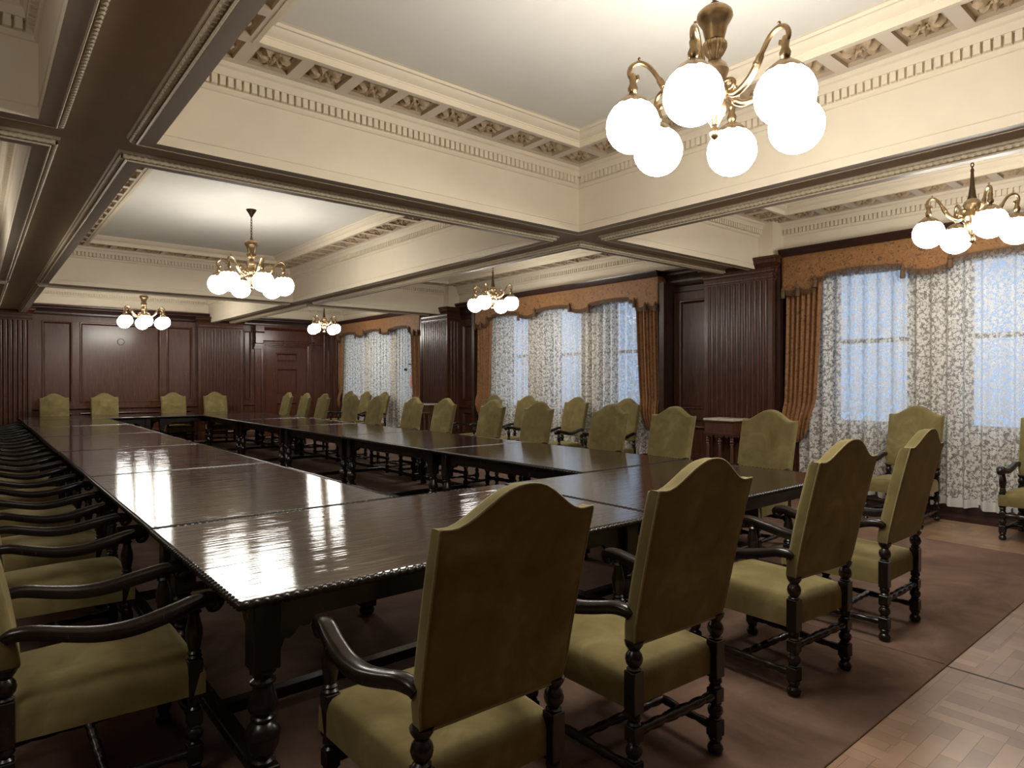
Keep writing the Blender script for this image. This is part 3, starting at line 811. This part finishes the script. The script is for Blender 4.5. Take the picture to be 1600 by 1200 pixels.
# ------------------------------------------------------------------ armchair
def chair_proto():
    root = thing('armchair', 'x', 'chair', (0,0,RZ))
    def turned_low(m, x, y, zt):
        # foot, lower block, ball and stretcher block shared by all legs
        T_ = Matrix.Translation((x,y,0))
        m.lathe([(.018,0),(.030,.006),(.034,.022),(.028,.036),(.020,.044),(.026,.056),(.030,.066),(.024,.074)], 12, T_)
        m.cbox(x-.027,x+.027,y-.027,y+.027,.072,.140,.003)
        m.lathe([(.022,.138),(.027,.146),(.020,.152),(.030,.166),(.033,.178),(.030,.190),(.020,.202),(.027,.208),(.022,.216)], 12, T_)
        m.cbox(x-.026,x+.026,y-.026,y+.026,.214,.272,.003)
        m.lathe([(.022,.270),(.027,.278),(.020,.286),(.028,.298),(.026,.312),(.020,.322)], 12, T_)
        m.cbox(x-.027,x+.027,y-.027,y+.027,.318,zt,.003)
    for s in (-1,1):                    # rear legs
        m = MB(); x, y = s*.247, -.29; turned_low(m, x, y, .475)
        m.lathe([(.022,.473),(.028,.482),(.020,.489),(.030,.503),(.034,.520),(.030,.537),(.020,.551),(.024,.556),(.034,.572),(.036,.585)], 14, Matrix.Translation((x,y,0)))
        m.obj('leg', M_CHAIRWOOD, root)
    for s in (-1,1):                    # front legs rise through the seat corner to carry the arms
        m = MB(); x, y = s*.272, .29; turned_low(m, x, y, .470)
        m.lathe([(.022,.468),(.030,.478),(.022,.486),(.027,.494),(.020,.502),(.026,.53),(.031,.56),(.031,.585),(.022,.625),(.019,.642),(.028,.650),(.020,.660),(.026,.674)], 14, Matrix.Translation((x,y,0)))
        m.obj('leg', M_CHAIRWOOD, root)
    def turned_bar(p, q, r):
        m = MB(); P = Vector(p); Q = Vector(q); d = Q-P; L_ = d.length
        R = d.to_track_quat('Z','Y').to_matrix().to_4x4(); M_ = Matrix.Translation(P) @ R
        pr = []
        for k in range(25):
            t = k/24; w = abs(t-.5)*2
            k_ = 1.0 if w > .9 else (.80+.30*abs(math.sin(PI*6*t)))
            pr.append((r*k_*(1.15 if .42 < t < .58 else 1), L_*t))
        m.lathe(pr, 10, M_); return m
    for s in (-1,1):
        turned_bar((s*.247,-.29,.106),(s*.272,.29,.106),.018).obj('stretcher', M_CHAIRWOOD, root)
    turned_bar((-.247,-.29,.243),(.247,-.29,.243),.020).obj('stretcher', M_CHAIRWOOD, root)
    turned_bar((-.272,.29,.243),(.272,.29,.243),.022).obj('stretcher', M_CHAIRWOOD, root)
    turned_bar((-.258,0,.106),(.258,0,.106),.018).obj('stretcher', M_CHAIRWOOD, root)
    # seat: thick upholstered block, domed top
    m = MB(); us = [0,.012,.035,.08,.16,.3,.5,.7,.84,.92,.965,.988,1]
    def wid(v): return .268+.032*v
    n = len(us); y0, y1 = -.285, .325
    def top(u, v):
        e = min(min(u,1-u)*.58, min(v,1-v)*.60)
        r = .045; rim = r-math.sqrt(max(0, r*r-(r-min(e,r))**2))
        return .462-rim + .026*math.sin(PI*u)**.7*math.sin(PI*v)**.7
    for j, v in enumerate(us):
        for i, u in enumerate(us):
            m.v.append(((u-.5)*2*wid(v), y0+(y1-y0)*v, top(u, v)))
    for j in range(n-1):
        for i in range(n-1):
            a = j*n+i; m.f.append((a,a+1,a+n+1,a+n))
    per = [i for i in range(n)]+[j*n+n-1 for j in range(1,n)]+[(n-1)*n+i for i in range(n-2,-1,-1)]+[j*n for j in range(n-2,0,-1)]
    off = len(m.v)
    for idx in per:
        p = m.v[idx]; m.v.append((p[0]*1.004, p[1], .335))
    k = len(per)
    for i in range(k): m.f.append((per[i], off+i, off+(i+1)%k, per[(i+1)%k]))
    m.f.append(tuple(off+i for i in range(k)))
    m.obj('seat', M_VELVET, root, ang=50)
    # back: camel-topped panel leaning backwards
    def ztop(x):
        t = abs(x)
        if t > .86: return 1.158+.004*(t-.86)/.14
        return 1.158 + .102*(.5+.5*math.cos(PI*(t/.86)**1.15))
    xs = [0,.012,.03,.06,.10,.15,.20,.26,.32,.38,.43,.465,.5,.535,.57,.62,.68,.74,.80,.85,.90,.94,.97,.988,1]
    vs_ = [0,.008,.02,.05,.12,.25,.4,.55,.7,.82,.9,.95,.975,.99,1]
    def lean(z): return -.262 - .115*(z-.575)/.60 - .02*((z-.575)/.6)**2
    def pos(u, v, front):
        X = (u-.5)*2; zb = .575; z = zb+v*(ztop(X)-zb); hw = .272+.006*v - .012*max(0,.12-v)/.12
        e = min(min(u,1-u)*.55, min(v,1-v)*.62); r = .020
        rim = r-math.sqrt(max(0, r*r-(r-min(e,r))**2))
        puff = .016*(math.sin(PI*u)**.6)*(math.sin(PI*v)**.6)
        if front: return (X*hw, lean(z)+.018+puff-rim, z)
        return (X*hw, lean(z)-.048+rim*.25, z)
    m = MB(); nx, nz = len(xs), len(vs_)
    for fr in (True, False):
        for v in vs_:
            for u in xs: m.v.append(pos(u, v, fr))
    K = nx*nz
    for j in range(nz-1):
        for i in range(nx-1):
            a = j*nx+i; m.f.append((a+1,a,a+nx,a+nx+1)); m.f.append((K+a,K+a+1,K+a+nx+1,K+a+nx))
    per = [i for i in range(nx)]+[j*nx+nx-1 for j in range(1,nz)]+[(nz-1)*nx+i for i in range(nx-2,-1,-1)]+[j*nx for j in range(nz-2,0,-1)]
    k = len(per)
    for i in range(k): m.f.append((per[i], per[(i+1)%k], K+per[(i+1)%k], K+per[i]))
    bk = m.obj('backrest', M_VELVET, root, ang=50)
    edge = [Vector(m.v[K+i])+Vector((0,-.001,0)) for i in per]
    MB().tube([tuple(p) for p in edge], .0048, 6, closed=True).obj('piping', M_PIPING, bk, ang=180)
    # scrolled arms
    for s in (-1,1):
        ctl = [(.262,-.300,.688),(.270,-.275,.703),(.280,-.22,.704),(.288,-.12,.678),(.296,-.02,.658),(.300,.08,.658),(.298,.17,.674),(.290,.24,.688),(.282,.30,.700),(.278,.345,.700),(.277,.375,.690),(.277,.384,.672),(.277,.370,.652),(.277,.348,.650),(.277,.340,.664),(.277,.352,.672)]
        pts = []
        for i in range(len(ctl)-1):
            p0 = Vector(ctl[max(i-1,0)]); p1 = Vector(ctl[i]); p2 = Vector(ctl[i+1]); p3 = Vector(ctl[min(i+2,len(ctl)-1)])
            for q in range(4):
                t = q/4
                pts.append(.5*((2*p1)+(-p0+p2)*t+(2*p0-5*p1+4*p2-p3)*t*t+(-p0+3*p1-3*p2+p3)*t**3))
        pts.append(Vector(ctl[-1]))
        n = len(pts)
        m = MB(); sec = [(-.020,-.030),(.020,-.030),(.028,-.016),(.029,.004),(.022,.014),(.008,.018),(-.008,.018),(-.022,.014),(-.029,.004),(-.028,-.016)]
        sc = []
        for i in range(n):
            t = i/(n-1); sc.append(.80+.35*math.exp(-((t-.42)/.3)**2) if t < .62 else max(.42, 1.0-1.55*(t-.62)))
        # sweep in the x = const plane frame so that the scroll does not twist
        vv = []; ff = []; ns = len(sec)
        for i, p in enumerate(pts):
            tg = (pts[min(i+1,n-1)]-pts[max(i-1,0)]).normalized(); tg.x *= .2
            up = Vector((0,-tg.z,tg.y)).normalized()
            for a, b in sec: q = p+Vector((a*(sc[i] if i < n*.62 else max(.75,sc[i])),0,0))+up*b*sc[i]; vv.append((q.x*s, q.y, q.z))
        for i in range(n-1):
            for k in range(ns):
                k2 = (k+1)%ns; f = (i*ns+k, i*ns+k2, (i+1)*ns+k2, (i+1)*ns+k); ff.append(f if s < 0 else f[::-1])
        ff.append(tuple(range(ns))); ff.append(tuple((n-1)*ns+k for k in range(ns)))
        m.add(vv, ff)
        m.obj('armrest', M_CHAIRWOOD, root, ang=45)
    return root
proto = chair_proto(); PK = kids_of(proto); first = [True]
def chair(x, y, rot, label, group):
    if first[0]:
        first[0] = False; proto.location = (x,y,RZ); proto.rotation_euler.z = rot; proto['label'] = label; proto['group'] = group; return proto
    return dup(proto, PK, (x,y,RZ), rot, label, group)
R = math.radians
# four with their backs to the camera
fr = [(1.215,-1.5,'olive velvet armchair seen from behind, largest and nearest to the camera'),
      (2.145,-3.0,'olive velvet armchair seen from behind, second from the left of the four before the table'),
      (3.375,-4.0,'olive velvet armchair seen from behind, third from the left of the four before the table'),
      (4.425,0,'olive velvet armchair seen from behind, rightmost of the four before the table')]
for x, a, lb in fr: chair(x, 1.83, R(a), lb, 'armchairs along the near end of the tables')
# row along the left
ly = [3.0, 4.42, 5.46, 6.66, 7.88, 9.04, 10.2, 11.38, 12.55, 13.7, 14.85, 15.95]
ordl = ['nearest','second','third','fourth','fifth','sixth','seventh','eighth','ninth','tenth','eleventh','farthest']
for i, y in enumerate(ly):
    lb = 'olive velvet armchair facing right, nearest in the row at the left edge' if i == 0 else 'olive velvet armchair facing right, %s counting from the camera in the left-hand row' % ordl[i]
    chair(.37, y, R(-90+random.uniform(-1,1)), lb, 'armchairs along the left-hand tables')
# row on the window side of the tables
ry = [450.6, 478.5, 507, 552, 590.3, 648, 697.5, 771, 843.4, 953.8, 1053.3, 1202.8]
XC = 6.08
YAW = math.atan2(842,1011)
ry = [XC/math.tan(YAW+math.atan((u-800)/1011)) for u in ry][::-1]
XCHAIR = XC-.42
for i, y in enumerate(ry):
    chair(XCHAIR, y, R(90+random.uniform(-2,2)), 'olive velvet armchair facing left, %s counting from the camera in the window-side row' % ordl[i], 'armchairs along the window-side tables')
# far end
for i, x in enumerate((1.40,2.37,3.84,4.82)):
    chair(x, 17.40, R(180), 'olive velvet armchair facing the camera across the far end, %s from the left' % ['first','second','third','fourth'][i], 'armchairs along the far end')
# against the windows
XW = 8.35
wu = [(547,'farthest of three by the far window'),(573,'middle of three by the far window'),(601,'nearest of three by the far window'),
      (771.5,'first from the left below the middle window'),(825,'second from the left below the middle window'),(901.5,'third from the left below the middle window'),(980,'rightmost below the middle window'),
      (1432,'alone before the near lace curtain at right')]
for u, lb in wu:
    y = XW/math.tan(YAW+math.atan((u-800)/1011))
    chair(XW-.42, y, R(90), 'olive velvet armchair standing against the curtains, '+lb, 'armchairs standing against the windows')
chair(8.00, 1.51, R(90), 'olive velvet armchair standing against the curtains, cut off by the right edge of the photo', 'armchairs standing against the windows')

# ------------------------------------------------------------------ pedestal stands against the pilasters
def stand(x, y, label):
    r = thing('pedestal_stand', label, 'stand', (x, y, 0), 0, 'pedestal stands')
    a, b, H = .18, .215, 1.01
    MB().cbox(-a-.02, a+.02, -b-.02, b+.02, H, H+.03, .006).obj('stand_top', M_STONE, r, ang=30)
    m = MB(); m.box(-a,a,-b,b,H-.20,H); m.ring(-a,a,-b,b,[(-.0,H-.19),(-.012,H-.185),(-.012,H-.165),(0,H-.16)]); m.ring(-a,a,-b,b,[(0,H-.03),(-.015,H-.015),(-.018,H)])
    for k in range(4):
        for s in (-1,1):
            m.sphere((s*(a-.006), -b+.09+k*(2*b-.18)/3, H-.20), .03, 8, 6, sx=.25); m.sphere((-a+.08+k*(2*a-.16)/3, s*(b-.006), H-.20), .028, 8, 6, sy=.25)
    m.obj('frieze', M_STANDWOOD, r, ang=30)
    leg = MB(); leg.cbox(-.024,.024,-.024,.024,H-.22,H-.19,.002)
    leg.lathe([(.018,.20),(.024,.23),(.026,.40),(.022,H-.36),(.017,H-.33),(.026,H-.32),(.017,H-.305),(.028,H-.285),(.017,H-.265),(.026,H-.25),(.018,H-.235),(.022,H-.22)],12)
    leg.cbox(-.026,.026,-.026,.026,.10,.20,.003); leg.lathe([(.02,0),(.03,.01),(.032,.04),(.022,.07),(.024,.10)],12)
    lm = leg.mesh('leg', M_STANDWOOD)
    for sx, sy in ((-1,-1),(-1,1),(1,-1),(1,1)): link('leg', lm, r, (sx*(a-.03), sy*(b-.03), 0))
    link('leg', lm, r, (-(a-.03), 0, 0))
    MB().cbox(-a,a,-b,b,.125,.165,.004).obj('shelf', M_STANDWOOD, r, ang=30)
    return r
stand(8.06, 5.02, 'marble-topped wooden pedestal stand before the fluted pilaster beside the near window')
stand(8.06, 12.60, 'marble-topped wooden pedestal stand before the far fluted pilaster')

# ------------------------------------------------------------------ latch seen on the far window curtain
r = thing('window_latch', 'small black latch and round knob at the right edge of the far lace curtain', 'latch', (8.49, 14.26, 1.92))
MB().box(-.03,.0,-.14,.0,.045,.075).obj('bar', M_BLACK, r, smooth=False)
k = MB(); k.lathe([(.001,0),(.05,0),(.05,.012),(.001,.014)], 16, Matrix.Translation((-.0,.14,-.07)) @ Matrix.Rotation(-PI/2, 4, 'Y')); k.obj('rosette_plate', M_WHITEPAINT, r)
k = MB(); k.lathe([(.001,.01),(.028,.012),(.030,.04),(.02,.055),(.001,.056)], 14, Matrix.Translation((-.0,.14,-.07)) @ Matrix.Rotation(-PI/2, 4, 'Y')); k.obj('knob', M_BLACK, r)
MB().box(-.016,-.010,-.13,-.05,-.55,-.22).obj('card_tag', M_PINK, r, smooth=False)

# ------------------------------------------------------------------ chandeliers
def chandelier(x, y, n, phase, Rr, label, big=True, gain=.85, ztop=3.853):
    root = thing('chandelier', label, 'chandelier', (x, y, 0), phase, 'six-globe chandeliers' if big else 'four-globe chandeliers')
    m = MB(); m.lathe([(.012,ztop-.10),(.02,ztop-.085),(.032,ztop-.06),(.06,ztop-.02),(.066,ztop-.008),(.066,ztop)], 16); m.obj('canopy', M_DARKBRASS, root)
    zb = 3.43 if big else 3.42
    c = MB(); z = ztop-.10; i = 0
    while z > zb+.01:
        pts = [(.011*math.cos(2*PI*q/10), 0, z-.022+.024*math.sin(2*PI*q/10)) for q in range(10)]
        if i % 2: pts = [(p[1], p[0], p[2]) for p in pts]
        c.tube(pts, .0045, 6, closed=True); z -= .037; i += 1
    c.obj('chain', M_DARKBRASS, root)
    b = MB()
    if big:
        b.lathe([(.012,3.475),(.022,3.465),(.016,3.455),(.034,3.45),(.064,3.435),(.086,3.412),(.089,3.392),(.078,3.370),(.062,3.345),(.054,3.31),(.046,3.275)][::-1], 24)
        b.lathe([(.046,3.275),(.061,3.257),(.060,3.235),(.046,3.208),(.032,3.19),(.030,3.135)][::-1], 40, flute=20, fd=.12)
    else:
        b.lathe([(.010,3.44),(.016,3.42),(.012,3.41),(.014,3.36),(.020,3.28),(.030,3.20),(.036,3.17),(.030,3.155),(.022,3.145),(.03,3.135)][::-1], 18)
    b.obj('stem', M_BRASS if big else M_DARKBRASS, root)
    h = MB()
    h.lathe([(.030,3.175),(.058,3.150),(.070,3.120),(.056,3.08),(.058,3.05),(.070,3.03),(.066,3.00),(.050,2.975)][::-1], 20)
    h.lathe([(.050,2.975),(.060,2.955),(.056,2.92),(.036,2.88),(.020,2.85)][::-1], 40, flute=20, fd=.12)
    h.obj('hub', M_BRASS, root)
    f = MB(); f.lathe([(.020,2.85),(.014,2.84),(.022,2.828),(.026,2.808),(.020,2.79),(.008,2.78),(.001,2.775)][::-1], 14); f.obj('finial', M_BRASS, root)
    gr = .134 if big else .128; zg = 2.845 if big else 2.88
    zt = zg+gr
    am = MB()
    k = Rr/.405
    ctl = [(.045,3.03),(.085,3.045),(.12,3.03),(.118,3.0),(.095,2.995),(.10,2.975),(.14,2.962),(.20,2.985),(.25,3.03),(.29,3.09),(.335,3.145),(.385,3.165),(.425,3.145),(.435,3.105),(.412,3.075),(.392,3.085),(.396,3.105)]
    dz = zt-2.979
    ctl = [(a*k, z+dz) for a, z in ctl]
    pts = []
    for i in range(len(ctl)-1):
        p = [ctl[max(i-1,0)], ctl[i], ctl[i+1], ctl[min(i+2,len(ctl)-1)]]
        for q in range(4):
            t = q/4
            g = lambda c: .5*((2*p[1][c])+(-p[0][c]+p[2][c])*t+(2*p[0][c]-5*p[1][c]+4*p[2][c]-p[3][c])*t*t+(-p[0][c]+3*p[1][c]-3*p[2][c]+p[3][c])*t**3)
            pts.append((g(0), 0, g(1)))
    nn = len(pts)
    am.sweep(pts, [(.012*math.cos(2*PI*q/10), .012*math.sin(2*PI*q/10)) for q in range(10)], up=(0,1,0), scale=[(1.5 if .30 < i/nn < .55 else 1.0)*(1 if i < nn*.85 else .7) for i in range(nn)])
    am.sphere((.262*k,0,3.05+dz), .020, 12, 8); am.sphere((.385*k,0,3.185+dz), .008, 8, 6)
    am.lathe([(.010,3.11+dz),(.020,3.085+dz),(.016,3.06+dz),(.026,3.035+dz),(.022,3.015+dz),(.012,3.0+dz)][::-1], 14, Matrix.Translation((Rr+.012,0,0)))
    arm = am.mesh('arm', M_BRASS, ang=60)
    gc = MB()
    gc.lathe([(.012,zt+.030),(.030,zt+.022),(.055,zt+.006),(.082,zt-.018),(.094,zt-.038),(.090,zt-.040),(.076,zt-.018),(.02,zt+.006)][::-1], 40, Matrix.Translation((Rr+.012,0,0)), flute=10, fd=.08)
    cap = gc.mesh('globe_cap', M_BRASS, ang=60)
    gl = MB(); gl.sphere((Rr+.012,0,zg), gr, 24, 14)
    glo = gl.mesh('globe', globe_mat(gain), ang=180)
    for i in range(n):
        a = 2*PI*i/n
        link('arm', arm, root, rotz=a); link('globe_cap', cap, root, rotz=a); link('globe', glo, root, rotz=a)
    return root
chandelier(2.88, 1.86, 6, R(-100), .40, 'large brass chandelier with six lit globes hanging at the top of the photo', True, 1.0)
chandelier(2.87, 8.90, 6, R(32), .40, 'brass chandelier with six lit globes hanging mid-room over the tables', True, .74)
chandelier(2.87, 16.0, 6, R(25), .40, 'brass chandelier with six lit globes before the panelled far wall')
chandelier(-1.15, 8.8, 4, R(20), .33, 'dark brass chandelier with four lit globes in the left aisle, farther of two', False, .7)
chandelier(-1.15, 1.8, 4, R(10), .33, 'added unseen dark brass chandelier with four dim globes in the left aisle, nearer of two', False, .5)  # out of view, added dim to brighten the near left coffer
chandelier(6.80, 1.80, 4, R(36), .33, 'dark brass chandelier with four lit globes by the near window', False, 1.2)
chandelier(6.86, 8.75, 4, R(27), .33, 'dark brass chandelier with four lit globes by the middle window', False)
chandelier(6.86, 15.7, 4, R(30), .33, 'dark brass chandelier with four lit globes before the far door', False)

# ------------------------------------------------------------------ daylight outside the windows
w = bpy.data.worlds.new('dusk'); SC.world = w; w.use_nodes = True
bg = w.node_tree.nodes['Background']; bg.inputs['Color'].default_value = (.40,.60,.95,1); bg.inputs['Strength'].default_value = .98

# ------------------------------------------------------------------ camera
cam = bpy.data.cameras.new('camera'); co = bpy.data.objects.new('camera', cam); COL.objects.link(co)
cam.sensor_width = 36; cam.lens = 36*1011/1600; cam.clip_start = .05; cam.clip_end = 200
co.location = (0, 0, 1.56)
pitch = -math.atan(4.8/1011)
co.rotation_euler = (PI/2+pitch, 0, -YAW)
SC.camera = co
SC.view_settings.view_transform = 'Standard'; SC.view_settings.look = 'None'
SC.view_settings.gamma = 1; SC.view_settings.use_curve_mapping = False
SC.view_settings.exposure = 0.12
